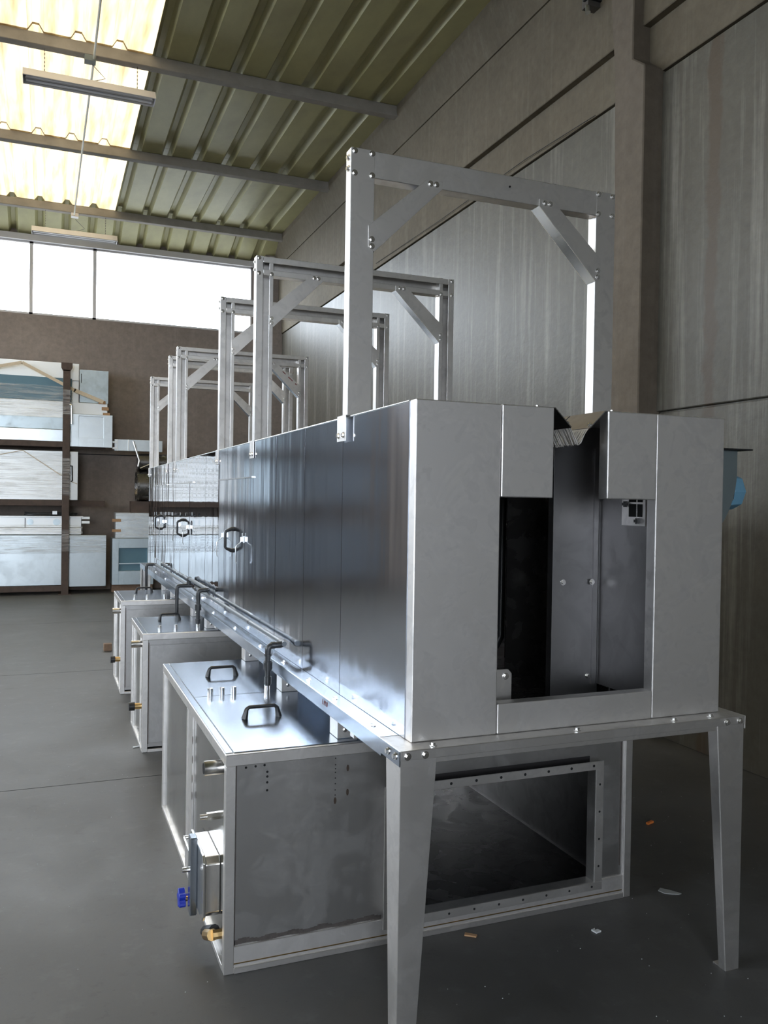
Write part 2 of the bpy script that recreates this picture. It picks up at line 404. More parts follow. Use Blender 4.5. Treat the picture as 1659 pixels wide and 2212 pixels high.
# roof: ceiling root + sheets + purlins
PUR = [Y0+.3]+[6.83-2.575*i for i in range(8, 0, -1)]+[6.83, 9.39, 11.98]
ceil = struct(B().box(X0-.25, X1+.25, Y0-.25, Y0+.1, 6.21, 6.55).make('ceiling', 'purlin'))
PIT, RW, RT, RH, TS = .4, .15, .06, .075, .004
def sheet_mesh(nrib, length, name, mat):
    b = B(); prof = []
    for i in range(nrib):
        c = i*PIT
        prof += [(c-RW/2, 0), (c-RT/2, RH), (c+RT/2, RH), (c+RW/2, 0)]
    prof = prof+[(nrib*PIT-RW/2, 0)]
    n = len(prof); vs = []
    for y in (0, length):
        for (x, z) in prof: vs.append((x, y, z))
        for (x, z) in prof: vs.append((x, y, z+TS))
    fs = []
    for i in range(n-1):
        fs.append((i, i+1, 2*n+i+1, 2*n+i)); fs.append((n+i, 3*n+i, 3*n+i+1, n+i+1)); fs.append((i, n+i, n+i+1, i+1)); fs.append((2*n+i, 2*n+i+1, 3*n+i+1, 3*n+i))
    fs.append((0, 2*n, 3*n, n)); fs.append((n-1, 2*n-1, 4*n-1, 3*n-1))
    b.add(vs, fs); return b.mesh(name, M[mat])
pieces = {}
ends = PUR+[Y1+.25]
for i, (a, b) in enumerate(zip(ends, ends[1:])):
    L = b-a+.04
    x = -.36-PIT*26
    while x < X1-.2:
        sky = (-3.2 < x+.1 < -.76 or -9.6 < x+.1 < -7.2) and i < len(ends)-2 and a > 1.5
        key = ('skylight_sheet' if sky else 'roof_sheet', round(L, 2), 3 if x < 2.3 else 2)
        if key not in pieces: pieces[key] = sheet_mesh(key[2], L, key[0], 'skylight' if sky else 'roof')
        last = i == len(ends)-2
        o_ = inst(key[0], pieces[key], ceil, (x, a-(.0 if last else .02), ZR+(.004 if last else .002*(i % 2))))
        if last: o_.rotation_euler = (-math.atan2(.30, .92), 0, 0)
        x += PIT*3
for y in PUR:
    B().box(X0, X1-.02, y, y+.11, ZR-.125, ZR-.004).make('purlin', 'purlin', ceil, bev=.006)

# ================================================================== TUNNEL HOUSING
ZT, ZB, WD, LEN = 1.903, .8795, 1.174, 7.0
T = thing('tunnel_housing', 'long polished stainless steel tunnel cabinet standing on the steel support frame', 'machine')
a1, a2, a3, a4, ZN, ZS = .290, .478, .685, .883, 1.6155, .9736
g = .001
bv = dict(bev=.0032, seg=2)
B().box(0, a1-g, 0, .045, ZB, ZT).make('front_panel', 'front', T, label='wide plain front panel', **bv)
B().box(a4+g, WD, 0, .045, ZB, ZT).make('front_panel', 'front', T, **bv)
B().box(a1+g, a2, -.002, .045, ZN, ZT).make('hood_panel', 'front', T, **bv)
B().box(a3, a4-g, -.002, .045, ZN, ZT).make('hood_panel', 'front', T, **bv)
B().box(a1+g, a4-g, -.001, .045, ZB, ZS).make('sill_panel', 'front', T, **bv)
# lap lines where front sheets meet
B().box(-.0015, .02, .0465, .0475, ZB, ZT).make('corner_strip', 'polish', T)
# side panels on x=0: full-height seams and the door regions
seams = [.049, .66, 1.15, 1.63, 2.10, 3.05, 3.54, 4.04, 5.0, 5.5, 6.43, LEN]
doors = {2.10: 'd', 4.04: 'd', 5.5: 'd'}
random.seed(11)
def sp(y0, y1, z0, z1, name='side_panel', off=0., par=None, mat='polish'):
    tilt = random.uniform(-.0012, .0012)
    o = B().add([(0-off, y0+.0022, z0), (.02, y0+.0022, z0), (.02, y1-.0022, z0), (tilt-off, y1-.0022, z0), (0-off, y0+.0022, z1), (.02, y0+.0022, z1), (.02, y1-.0022, z1), (tilt-off, y1-.0022, z1)],
            [(3,2,1,0),(4,5,6,7),(0,1,5,4),(1,2,6,5),(2,3,7,6),(3,0,4,7)]).make(name, mat, par or T, bev=.0006)
    return o
handle_b = B()
hp = [(0, 0, -.062), (-.012, 0, -.062), (-.040, 0, -.050), (-.046, 0, -.040), (-.046, 0, .040), (-.040, 0, .050), (-.012, 0, .062), (0, 0, .062)]
handle_b.tube(hp, .0085, 10, rs=[.014, .012, .0085, .0085, .0085, .0085, .012, .014])
HND = handle_b.mesh('handle', M['black'], True)
lb = B(); lb.box(-.004, 0, -.007, .007, -.018, .018); lb.box(-.018, -.003, -.007, -.005, -.012, .014).box(-.018, -.003, .005, .007, -.012, .014); lb.tube([(-.014, -.009, .006), (-.014, .009, .006)], .0028, 8)
lb.tube([(-.012, 0, .010), (-.018, 0, -.018), (-.038, 0, -.032), (-.044, 0, -.046), (-.044, 0, -.120), (-.038, 0, -.132)], .0032, 8)
lb.tube([(-.008, 0, .014), (-.008, 0, .036)], .003, 8)
LAT = lb.mesh('latch', M['zinc'], True)
DZ0, DZ1 = .987, 1.712
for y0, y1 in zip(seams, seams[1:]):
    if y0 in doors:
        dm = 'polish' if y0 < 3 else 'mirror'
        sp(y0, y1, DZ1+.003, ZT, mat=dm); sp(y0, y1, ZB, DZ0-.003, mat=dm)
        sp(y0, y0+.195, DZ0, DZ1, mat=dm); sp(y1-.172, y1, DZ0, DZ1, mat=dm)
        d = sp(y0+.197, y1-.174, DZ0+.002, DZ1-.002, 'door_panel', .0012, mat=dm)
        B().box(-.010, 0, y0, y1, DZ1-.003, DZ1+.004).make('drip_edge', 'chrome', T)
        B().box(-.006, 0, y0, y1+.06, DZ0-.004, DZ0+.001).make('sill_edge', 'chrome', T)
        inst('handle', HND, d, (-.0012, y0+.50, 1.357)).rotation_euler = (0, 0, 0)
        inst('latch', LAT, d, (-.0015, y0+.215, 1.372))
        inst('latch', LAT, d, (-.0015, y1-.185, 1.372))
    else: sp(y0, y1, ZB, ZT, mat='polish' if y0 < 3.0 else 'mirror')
# shell: tops, back, end, inner parts
B().box(.021, a2, .046, LEN, ZT-.02, ZT-.002).make('top_panel', 'front', T, bev=.001)
B().box(a3, WD-.021, .046, LEN, ZT-.02, ZT-.002).make('top_panel', 'front', T, bev=.001)
B().tube([(.001, .05, ZT-.002), (.001, LEN, ZT-.002)], .0032, 10).make('top_edge', 'zinc', T, smooth=True)
B().box(WD-.02, WD, .046, LEN, ZB, ZT).make('back_panel', 'front', T, bev=.001)
B().box(.021, a1, LEN-.02, LEN-.002, ZB, ZT-.02).make('end_panel', 'front', T); B().box(a4, WD-.021, LEN-.02, LEN-.002, ZB, ZT-.02).make('end_panel', 'front', T)
B().box(.021, WD-.021, .046, LEN-.02, ZB, ZB+.012).make('inner_floor', 'duct', T)
B().box(.899, .903, .046, .328, ZB+.05, ZT-.022).make('inner_wall', 'inner_shaded', T)
B().box(.903, WD-.021, .25, .26, ZB+.012, ZT-.022).make('inner_baffle', 'duct', T)
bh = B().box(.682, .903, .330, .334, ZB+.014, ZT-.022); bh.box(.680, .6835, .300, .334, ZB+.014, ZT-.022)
bh.make('bulkhead', 'inner_shaded', T, bev=.0008)
B().box(.872, .890, .322, .330, ZB+.05, ZT-.1).make('bulkhead_strip', 'inner_shaded', T)
B().box(.021, .30, .330, .334, ZB+.014, ZT-.022).make('bulkhead', 'duct', T)
for y in (.66, 2.1, 4.0, 5.5):
    B().box(.70, WD-.021, y, y+.006, ZB+.014, ZT-.022).make('bulkhead', 'duct', T); B().box(.021, .36, y, y+.006, ZB+.014, ZT-.022).make('bulkhead', 'duct', T)
for zz in (1.31, .96):
    inst('bolt', BOLT, T, (.745 if zz > 1 else .86, .330, zz), RY)
inst('bolt', BOLT, T, (.866, .322, 1.31), RY)
# mounting tab with bolt by the sill
tb = B().prism([(.335, .93), (.400, .93), (.400, 1.043), (.386, 1.058), (.335, 1.058)], 'y', .10, .104).make('mounting_tab', 'frame', T, bev=.001)
inst('bolt', BOLT, T, (.377, .10, 1.035), RY)
# slotted outlet on the inner wall: four openings divided by a cross, black wing clips
ow = B().box(.893, .8985, .064, .19, 1.525, 1.70).make('outlet_plate', 'front', T)
for (ya, yb) in ((.078, .104), (.112, .150)):
    for (za, zb) in ((1.556, 1.600), (1.607, 1.66)):
        B().box(.8915, .8932, ya, yb, za, zb).make('outlet_opening', 'hole', T)
for (yc, zc) in ((.165, 1.600), (.098, 1.542)):
    B().box(.880, .893, yc-.010, yc+.010, zc-.005, zc+.005).box(.882, .893, yc-.004, yc+.004, zc-.010, zc+.010).make('clip', 'black', T)
# sloped side plates and brush strips in the top slot
def vplate(side, y0, y1, nm):
    s = 1 if side < 0 else -1; x = a2 if side < 0 else a3
    b = B().prism([(x-.055*s, ZT+.001), (x+.008*s, ZT+.001), (x+.070*s, ZT-.058), (x+.068*s, ZT-.061), (x+.007*s, ZT-.002), (x-.055*s, ZT-.002)], 'y', y0, y1)
    o = b.make('slot_plate', 'duct' if side < 0 else 'inner_shaded', T)
    for yb in (y0+.012, y1-.02): inst('bolt', BOLTS, T, (x+.060*s, yb, ZT-.048), (0, math.radians(44)*s, 0))
    inst('bolt', BOLTS, T, (x-.040*s, y0+.03, ZT+.001))
    c = (a2+a3)/2
    br = B()
    random.seed(int(y0*100)+side+5); n = 46
    for i in range(n):
        ya = y0+.004+(y1-y0-.008)*i/n; yb = ya+(y1-y0)/n*.95; e = random.uniform(-.008, .008)
        xa, za = x+.068*s, ZT-.0585; xb, zb = c-.004*s+e*s, ZT-.108+random.uniform(-.006, .004)
        br.hexa([(xb, ya, zb), (xb+.004*s, ya, zb-.003), (xb+.004*s, yb, zb-.003), (xb, yb, zb)], [(xa, ya, za), (xa+.002*s, ya, za-.003), (xa+.002*s, yb, za-.003), (xa, yb, za)])
    o = br.make('brush_strip', 'bristle', T); o['kind'] = 'stuff'
for (y0, y1) in ((.004, .20), (.21, .575)):
    vplate(-1, y0, y1, 'a'); vplate(1, y0, y1, 'b')
yy = .72
while yy < LEN-.2:
    vplate(-1, yy, yy+1.2, 'c') if yy+1.2 < LEN else None
    vplate(1, yy, yy+1.2, 'c') if yy+1.2 < LEN else None
    yy += 1.25
# dark spray risers inside
for (xx, y) in ((.815, .9), (.42, 1.35)):
    B().tube([(xx, y, 1.85), (xx, y, 1.02), (xx-.03, y, .97), (xx-.10, y-.10, .93)], .018, 10).make('spray_riser', 'pvcdark', T, smooth=True)

# ================================================================== SUPPORT FRAME
F = thing('support_stand', 'stainless steel support stand with tapered legs under the tunnel cabinet', 'stand')
TX0, TX1, TY0 = -.062, 1.226, -.066
B().box(TX0, TX1, TY0, .09, ZB-.0045, ZB-.001).box(TX0, TX1, TY0-.003, TY0, ZB-.0285, ZB-.001).box(TX0+.05, TX1-.115, TY0+.004, TY0+.03, ZB-.045, ZB-.006).make('front_rail', 'frame', F, bev=.001)
B().box(TX0, .10, .093, 7.2, ZB-.0045, ZB-.001).box(TX0-.003, TX0, TY0-.002, 7.2, ZB-.046, ZB-.001).box(TX0+.006, TX0+.03, .1, 7.19, ZB-.062, ZB-.006).make('side_rail', 'lid', F, bev=.001)
B().box(1.08, TX1, .093, 7.2, ZB-.0045, ZB-.001).box(TX1, TX1+.003, TY0-.002, 7.2, ZB-.046, ZB-.001).make('side_rail', 'frame', F, bev=.001)
B().box(TX0, TX1, 7.1, 7.2, ZB-.06, ZB-.005).make('end_rail', 'frame', F)
for y in (.46, 2.17, 3.03, 4.0, 4.7, 5.65):
    B().box(-.02, 1.15, y-.02, y+.02, .775, .832).make('cross_rail', 'frame', F, bev=.001)
B().box(.105, .109, .10, 7.1, .764, ZB-.006).make('web_plate', 'lid', F)
def leg(x, y, sx, sy):  # outer corner at x,y ; sx,sy point inwards
    t = .003; zt = ZB-.0288; b = B()
    def q(ax, ay): return (x+sx*ax, y+sy*ay)
    tw, bw, td, bd = .115, .058, .113, .062
    def plate(lo, hi): b.hexa([(*p, 0) for p in lo], [(*p, zt) for p in hi])
    plate([q(0, 0), q(bw, 0), q(bw, t), q(0, t)], [q(0, 0), q(tw, 0), q(tw, t), q(0, t)])
    plate([q(0, t), q(t, t), q(t, bd), q(0, bd)], [q(0, t), q(t, t), q(t, td), q(0, td)])
    plate([q(bw-t, t), q(bw, t), q(bw, .032), q(bw-t, .032)], [q(tw-t, t), q(tw, t), q(tw, .048), q(tw-t, .048)])
    o = b.make('leg', 'frame', F, bev=.0008)
    B().box(x, x+sx*(bw-.003), y+.004*sy, y+sy*bd, 0, .004).make('foot_plate', 'frame', F)
leg(TX0+.002, TY0+.001, 1, 1); leg(TX1-.002, TY0+.001, -1, 1); leg(TX0+.002, 7.195, 1, -1); leg(TX1-.002, 7.195, -1, -1)
leg(TX1-.002, 4.20, -1, -1); leg(TX1-.002, 2.45, -1, -1)
for x in (TX0+.022, TX0+.078, TX1-.080, TX1-.024): inst('bolt', BOLT, F, (x, TY0-.003, ZB-.017), RY)
for y in (TY0+.03, TY0+.085): inst('bolt', BOLT, F, (TX0-.003, y, ZB-.022), RX)
for x in (.055, .56, .945, 1.10): inst('bolt', BOLT, F, (x, -.040, ZB-.001))
for y in (.22, .60, .93, 1.32, 1.75, 2.35, 3.0, 3.8, 4.6, 5.3, 6.0, 6.7): inst('bolt', BOLT, F, (-.036, y, ZB-.001))
# stub brackets standing on the tank lids
for y in (.56, 1.33, 2.07, 3.22, 3.80, 4.88, 5.47):
    zl = {0: .7455, 1: .747, 2: .7585}[0 if y < 2.5 else 1 if y < 4.4 else 2]
    b = B().box(-.040, -.037, y-.0, y+.085, zl, ZB-.006).box(-.040, .035, y-.003, y, zl, ZB-.006)
    b.make('stub_bracket', 'frame', F, bev=.0006); inst('bolt', BOLTS, F, (-.012, y-.003, .775), RY)
# small marker letters on the side rail
def letters(parent, txt, loc, rot, size, mat, name='lettering'):
    c = bpy.data.curves.new(name, 'FONT'); c.body = txt; c.size = size; c.extrude = .0003; c.align_x = 'LEFT'
    o = bpy.data.objects.new(name, c); COL.objects.link(o); o.parent = parent; o.location = loc; o.rotation_euler = rot
    c.materials.append(M[mat]); bpy.context.view_layer.update()
    me = bpy.data.meshes.new_from_object(o); bpy.data.objects.remove(o)
    o = bpy.data.objects.new(name, me); COL.objects.link(o); o.parent = parent; o.location = loc; o.rotation_euler = rot; return o
letters(F, 'L M 8', (TX0-.0035, .66, ZB-.030), (H, 0, -H), .026, 'ink')

# ================================================================== PORTAL FRAMES
def portal_frame():
    w, h, d, t = 1.158, .975, .055, .003
    P = thing('portal_frame', '', 'frame')
    def chan_z(x0, x1, z0, z1, lip_o, lip_i, flip):  # vertical channel, web at y=d, lips at y=0
        b = B().box(x0, x1, d-t, d, z0, z1).box(x0, x0+t, 0, d, z0, z1).box(x1-t, x1, 0, d, z0, z1)
        lo, li = (lip_o, lip_i) if not flip else (lip_i, lip_o)
        b.box(x0, x0+lo, 0, t, z0, z1); b.box(x1-li, x1, 0, t, z0, z1); return b
    chan_z(0, .092, 0, h, .036, .022, False).make('post', 'frame', P, bev=.0015)
    chan_z(w-.092, w, 0, h, .036, .022, True).make('post', 'frame', P, bev=.0015)
    b = B(); z0, z1 = h-.100, h-.002
    b.box(.004, w-.004, d-t-.001, d-.001, z0, z1).box(.004, w-.004, .001, d-.001, z1-t, z1).box(.004, w-.004, .001, d-.001, z0, z0+t)
    b.box(.037, w-.037, -.001, t-.001, z1-.032, z1); b.box(.037, w-.037, -.001, t-.001, z0, z0+.030)
    b.make('beam', 'frame', P, bev=.0015)
    for s in (0, 1):
        def X(x): return x if s == 0 else w-x
        pts = [(.072, .615), (.094, .610), (.300, .872), (.330, .905), (.372, .905), (.362, .872)]
        pts = [(.070, .700), (.070, .622), (.094, .606), (.366, .8745), (.366, .902), (.302, .902)]
        pts = [(X(x), z) for x, z in pts]
        for yb, ye in ((-.004, -.001), (d+.001, d+.004)):
            b = B().prism(pts, 'y', yb, ye)
            b.make('brace', 'frame', P, bev=.0008)
        # turned-in lower flange of the brace
        p0, p1 = pts[2], pts[3]
        B().prism([p0, p1, (p1[0], p1[1]+.003), (p0[0], p0[1]+.003)], 'y', -.001, d+.001).make('brace_flange', 'lid', P)
        for (x, z) in ((.316, .888), (.340, .888), (.083, .650), (.083, .625)):
            for yy_, ro in ((-.004, RY), (d+.004, (-H, 0, 0))): inst('bolt', BOLT, P, (X(x), yy_, z), ro)
        for (x, z) in ((.014, h-.012), (.014, h-.092), (.082, h-.012), (.082, h-.092)):
            inst('bolt', BOLT, P, (X(x), d, z), (-H, 0, 0))
            if not (x > .05 and z > h-.05): inst('bolt', BOLT, P, (X(x), 0, z), RY)
        for z in (h-.030, h-.070): inst('bolt', BOLT, P, (X(0), d/2, z), RX if s == 0 else (0, H, 0))
        # foot bracket folded over the top edge of the cabinet
        x0 = -.0055 if s == 0 else w+.0165
        B().box(x0-.0, x0+.003*(1 if s == 0 else -1), -.012, d+.028, -.092, .0005).box(x0, x0+(.05 if s == 0 else -.05), -.012, d+.028, -.0005, .0022).make('foot_bracket', 'frame', P, bev=.0008)
        for yb in (.008, .062): inst('bolt', BOLT, P, (x0, yb, -.070), RX if s == 0 else (0, H, 0))
    B().tube([(.50, d, .93), (.50, d+.003, .93)], .004, 8).make('hole', 'hole', P)
    return P
P0 = portal_frame()
spots = [(.6153+.055, True, 'nearest and tallest-looking stainless portal frame, its flat face turned to the front'),
         (2.097, False, 'open-channel stainless portal frame directly behind the nearest flat-faced one'),
         (3.084, False, 'third stainless portal frame from the front of the tunnel top, against the bright window'),
         (5.004, False, 'fourth stainless portal frame from the front, first of the close-set pair'),
         (5.516, False, 'fifth stainless portal frame, second of the close-set pair'),
         (7.042-.09, False, 'last and smallest-looking stainless portal frame at the far end of the tunnel')]
for i, (y, flip, lab) in enumerate(spots):
    o = P0 if i == 0 else copy_tree(P0)
    o['label'] = lab; o['group'] = 'portal frames on top of the tunnel'
    if flip: o.location = (1.158, y, ZT+.0015); o.rotation_euler = (0, 0, math.pi)
    else: o.location = (0, y, ZT+.0015); o.rotation_euler = (0, 0, 0)

fr4 = [o for o in bpy.data.objects if o.get('label', '').startswith('fourth stainless')][0]
for k_, t_ in enumerate((.30, .36, .52, .58, .64, .80)):
    xm, zm = .856+(1.088-.856)*t_, .902+(.70-.902)*t_
    B().prism([(xm-.006, zm-.012), (xm+.008, zm-.024), (xm+.004, zm-.030), (xm-.010, zm-.018)], 'y', -.0050, -.0042).make('ink_mark', 'ink', fr4)
# ================================================================== TANKS
def lid_handle_mesh():
    b = B(); b.tube([(-.068, 0, 0), (-.066, 0, .008), (-.060, 0, .036), (-.050, 0, .044), (.050, 0, .044), (.060, 0, .036), (.066, 0, .008), (.068, 0, 0)], .007, 10, rs=[.013, .012, .0085, .0075, .0075, .0085, .012, .013])
    return b.mesh('lid_handle', M['black'], True)
LH = lid_handle_mesh()
def socket_mesh():
    b = B(); b.tube([(0, 0, 0), (0, 0, .032)], .0125, 16); b.ring((0, 0, .030), 'z', .0125, .009, .004, 16); return b.mesh('pipe_socket', M['chrome'], True)
SOC = socket_mesh()
DOT = B().tube([(0, 0, 0), (0, 0, .0006)], .0042, 10).mesh('bolt_hole', M['hole'])
DOTS = B().tube([(0, 0, 0), (0, 0, .0006)], .0024, 8).mesh('bolt_hole', M['hole'])
SPOT = B().tube([(0, 0, 0), (0, 0, .0006)], .0065, 10).mesh('weld_spot', M['heat'])
def tank(y0, y1, hz, big, label):
    K = thing('water_tank', label, 'tank')
    x0, x1 = -.4485, 1.212; z1 = hz-.003; t = .003; pr = .012
    # walls (recessed panels); front wall has the flanged opening on the big tank
    fx = x0+.032
    b = B()
    if big:
        ox0, ox1, oz0, oz1 = .142, 1.004, .108, .553
        b.box(fx, ox0, y0+pr, y0+pr+t, .09, .70).box(ox1, x1-.03, y0+pr, y0+pr+t, .09, .70).box(ox0, ox1, y0+pr, y0+pr+t, oz1, .70).box(ox0, ox1, y0+pr, y0+pr+t, .09, oz0)
    else: b.box(fx, x1-.03, y0+pr, y0+pr+t, .03, hz-.044)
    b.make('front_panel', 'tank', K)
    B().box(fx, x1-.03, y1-pr-t, y1-pr, .010, hz-.044).make('rear_panel', 'tank', K)
    B().box(x1-pr-t, x1-pr, y0+.03, y1-.03, .010, hz-.044).make('side_panel', 'tank', K)
    B().box(x0+pr, x0+pr+t, y0+.03, y1-.03, .010, hz-.044).make('side_panel', 'tankside', K)
    B().box(x0+.01, x1-.01, y0+.01, y1-.01, .012, .018).make('tank_bottom', 'duct', K)
    for (xa, xb) in ((x0, x0+.034), (x1-.034, x1)):
        for (ya, yb) in ((y0, y0+.034), (y1-.034, y1)):
            B().box(xa, xb, ya, yb, .0, hz-.042).make('corner_post', 'frame', K, bev=.002)
    B().box(x0-.001, x1+.001, y0-.001, y0+.03, hz-.042, z1).make('top_rail', 'frame', K, bev=.002)
    B().box(x0-.001, x1+.001, y1-.03, y1+.001, hz-.042, z1).make('top_rail', 'frame', K, bev=.002)
    B().box(x0-.001, x0+.03, y0+.03, y1-.03, hz-.042, z1).make('top_rail', 'frame', K, bev=.002)
    B().box(x1-.03, x1+.001, y0+.03, y1-.03, hz-.042, z1).make('top_rail', 'frame', K, bev=.002)
    for (xa, xb, ya, yb) in ((x0+.034, x1-.034, y0-.002, y0+.028), (x0+.034, x1-.034, y1-.028, y1+.001), (x0-.001, x0+.03, y0+.034, y1-.034), (x1-.03, x1+.001, y0+.034, y1-.034)):
        B().box(xa, xb, ya, yb, 0, .020).make('bottom_rail', 'frame', K, bev=.0015)
    # lid sheets
    B().box(.10, x1-.03, y0+.03, y1-.03, z1-.004, z1-.001).make('cover_sheet', 'lid', K)
    if big:
        ym = 1.352
        for (ya, yb) in ((y0+.018, ym-.002), (ym+.002, y1-.012)):
            l_ = B().box(x0+.030, .098, ya, yb, z1-.004, z1+.003).make('lid', 'lid', K, bev=.001)
            inst('lid_handle', LH, l_, (-.224, (ya+yb)/2, z1+.003))
        B().box(x0+.002, x0+.027, y0+.02, y1-.012, z1-.002, z1+.002).make('lid_edge_strip', 'lid', K, bev=.001)
        socks = [(-.350, ym), (-.300, ym), (-.249, ym), (-.100, ym)]
    else:
        l_ = B().box(x0+.030, .098, y0+.02, y1-.012, z1-.004, z1+.003).make('lid', 'lid', K, bev=.001)
        inst('lid_handle', LH, l_, (-.215, y0+.55 if y1-y0 > .7 else (y0+y1)/2, z1+.003))
        B().box(x0+.002, x0+.027, y0+.02, y1-.012, z1-.002, z1+.002).make('lid_edge_strip', 'lid', K, bev=.001)
        socks = [(-.335, y0+.10), (-.235, y0+.10), (-.094, y0+.10)]
    for (x, y) in socks: inst('pipe_socket', SOC, K, (x, y, z1+.003))
    # weld seams with heat tint around the recessed panel
    random.seed(int(y0*10))
    b = B(); n = 40; xa, xb = fx+.004, (ox0-.02 if big else x1-.04); yf = y0+pr-.0015
    if big:
        for i in range(n):
            xx0 = xa+(xb-xa)*i/n; xx1 = xa+(xb-xa)*(i+1)/n; w0 = .008+.003*math.sin(i*.9)+random.uniform(0, .002); zc = .098+.002*math.sin(i*.6)
            b.hexa([(xx0, yf, zc-.006), (xx1, yf, zc-.006), (xx1, yf+.002, zc-.006), (xx0, yf+.002, zc-.006)], [(xx0, yf, zc+w0), (xx1, yf, zc+w0), (xx1, yf+.002, zc+w0), (xx0, yf+.002, zc+w0)])
        b.make('weld_seam', 'weld', K)
        B().box(fx+.001, fx+.007, yf, yf+.002, .09, .70).make('weld_seam', 'weld', K)
        B().box(x1-.052, x1-.044, yf, yf+.002, .13, .70).make('weld_seam', 'weld', K)
        for i in range(9): inst('weld_spot', SPOT, K, (fx+.012+i*.105, y0-.001+pr-.001, .034), RY)
        B().box(fx, x1-.034, y0+.004, y0+pr+t, .020, .090).make('skirt_panel', 'front', K, bev=.0015)
        B().box(fx, x1-.04, y0+.0032, y0+.0042, .030, .034).make('weld_seam', 'brass', K)
        for (x, z, m) in [(-.379, .690, DOT), (-.346, .691, DOT), (-.315, .692, DOT), (-.305, .668, DOT), (-.305, .652, DOT), (-.305, .632, DOT), (-.305, .605, DOT)]:
            inst('bolt_hole', m, K, (x, y0+pr, z), RY)
        for z in (.690, .667, .653, .640, .620, .600, .578, .560): inst('bolt_hole', DOTS, K, (-.060, y0+pr, z), RY)
        for (x, z) in ((-.060, .540), (-.014, .651), (-.014, .565)): inst('weld_spot', SPOT, K, (x, y0+pr, z), RY, (.8, 1.9, 1))
        # flanged opening
        yf0 = y0-.043
        b = B(); fo = (.108, 1.040, .076, .586); fi = (.142, 1.004, .108, .553)
        b.box(fo[0], fo[1], yf0, yf0+.004, fi[3], fo[3]).box(fo[0], fo[1], yf0, yf0+.004, fo[2], fi[2]).box(fo[0], fi[0], yf0, yf0+.004, fi[2], fi[3]).box(fi[1], fo[1], yf0, yf0+.004, fi[2], fi[3])
        b.box(fi[0]-.003, fi[0], yf0+.004, y0+pr, fi[2], fi[3]).box(fi[1], fi[1]+.003, yf0+.004, y0+pr, fi[2], fi[3]).box(fi[0]-.003, fi[1]+.003, yf0+.004, y0+pr, fi[3], fi[3]+.003).box(fi[0]-.003, fi[1]+.003, yf0+.004, y0+pr, fi[2]-.003, fi[2])
        fg = b.make('opening_flange', 'frame', K, bev=.0008)
        for i in range(9): inst('bolt_hole', DOT, fg, (.16+i*.104, yf0, .570), RY, (1.3, 1.3, 1)); inst('bolt_hole', DOT, fg, (.16+i*.104, yf0, .092), RY, (1.1, 1.1, 1))
        for i in range(4): inst('bolt_hole', DOT, fg, (1.022, yf0, .17+i*.108), RY, (1.1, 1.1, 1)); inst('bolt_hole', DOT, fg, (.125, yf0, .17+i*.108), RY)
        B().box(fo[0]+.03, fo[1]-.03, y0+pr-.002, y0+pr-.0005, fo[3]-.028, fo[3]+.006).make('weld_seam', 'near_black', K)  # near-black strip on the panel behind the flange's top edge
        # side face fittings (x = x0)
        xs_ = x0+pr
        B().box(x0+.001, xs_, 1.33, 1.36, .02, .70).make('stiffener', 'frame', K, bev=.001)
        B().box(x0+.003, xs_, 1.22, 1.33, .03, .70).make('stiffener', 'frame', K, bev=.001)
        for z in (.60, .52, .44, .37): inst('weld_spot', SPOT, K, (x0+.003, 1.21, z), RX, (2.6, 1.1, 1))
        b = B(); b.tube([(xs_, .66, .655), (x0-.045, .66, .655)], .026, 20); b.ring((x0-.047, .66, .655), 'x', .026, .020, .004, 20); b.make('pipe_stub', 'chrome', K, smooth=True)
        B().tube([(x0-.048, .66, .655), (x0-.046, .66, .655)], .0195, 16).make('stub_bore', 'hole', K)
        B().tube([(xs_, .74, .455), (x0-.02, .74, .455)], .014, 6).tube([(x0-.02, .74, .455), (x0-.045, .74, .455)], .009, 12).make('level_fitting', 'chrome', K, smooth=True)
        # rectangular inspection hatch with clamp and blue star knob
        b = B().prism([(.655, .135), (.885, .135), (.905, .155), (.905, .325), (.885, .345), (.655, .345), (.635, .325), (.635, .155)], 'x', xs_, x0-.040)
        hb = b.make('inspection_hatch', 'chrome', K, bev=.004, seg=2)
        B().prism([(.645, .125), (.895, .125), (.915, .145), (.915, .335), (.895, .355), (.645, .355), (.625, .335), (.625, .145)], 'x', x0-.040, x0-.050).make('hatch_rim', 'chrome', hb, bev=.003, seg=2)
        B().box(x0-.075, x0-.050, .745, .795, .10, .38).make('clamp_bar', 'lid', hb, bev=.003)
        B().tube([(x0-.075, .77, .26), (x0-.10, .77, .26)], .009, 10).tube([(xs_, .95, .305), (x0-.07, .95, .305)], .007, 10).tube([(x0-.066, .945, .305), (x0-.066, .78, .30)], .006, 8).make('clamp_hinge', 'chrome', hb, smooth=True)
        B().tube([(x0+.0, .80, .128), (x0-.055, .83, .124)], .006, 10).tube([(x0-.055, .83, .124), (x0-.085, .845, .122)], .009, 12).make('clamp_screw', 'brass', hb, smooth=True)
        kb = B(); c0 = Vector((x0-.088, .855, .120))
        n = 40; pts = []
        for i in range(n):
            a = 2*math.pi*i/n; r = .030+.006*math.cos(5*a); pts.append((c0.y+r*math.cos(a), c0.z+r*math.sin(a)))
        kb.prism(pts, 'x', c0.x-.012, c0.x+.012); kb.tube([(c0.x+.012, c0.y, c0.z), (c0.x+.034, c0.y-.006, c0.z+.001)], .013, 12, rs=[.014, .012])
        kb.make('star_knob', 'blue', hb, bev=.002, label='blue star knob')
        b = B().tube([(xs_, .60, .095), (x0-.02, .60, .095)], .017, 8).tube([(x0-.02, .60, .095), (x0-.028, .66, .07)], .020, 10)
        b.make('drain_valve', 'brass', K, smooth=True)
        B().tube([(x0-.010, .62, .10), (x0-.026, .70, .06)], .020, 10).make('drain_cap', 'black', K, smooth=True)
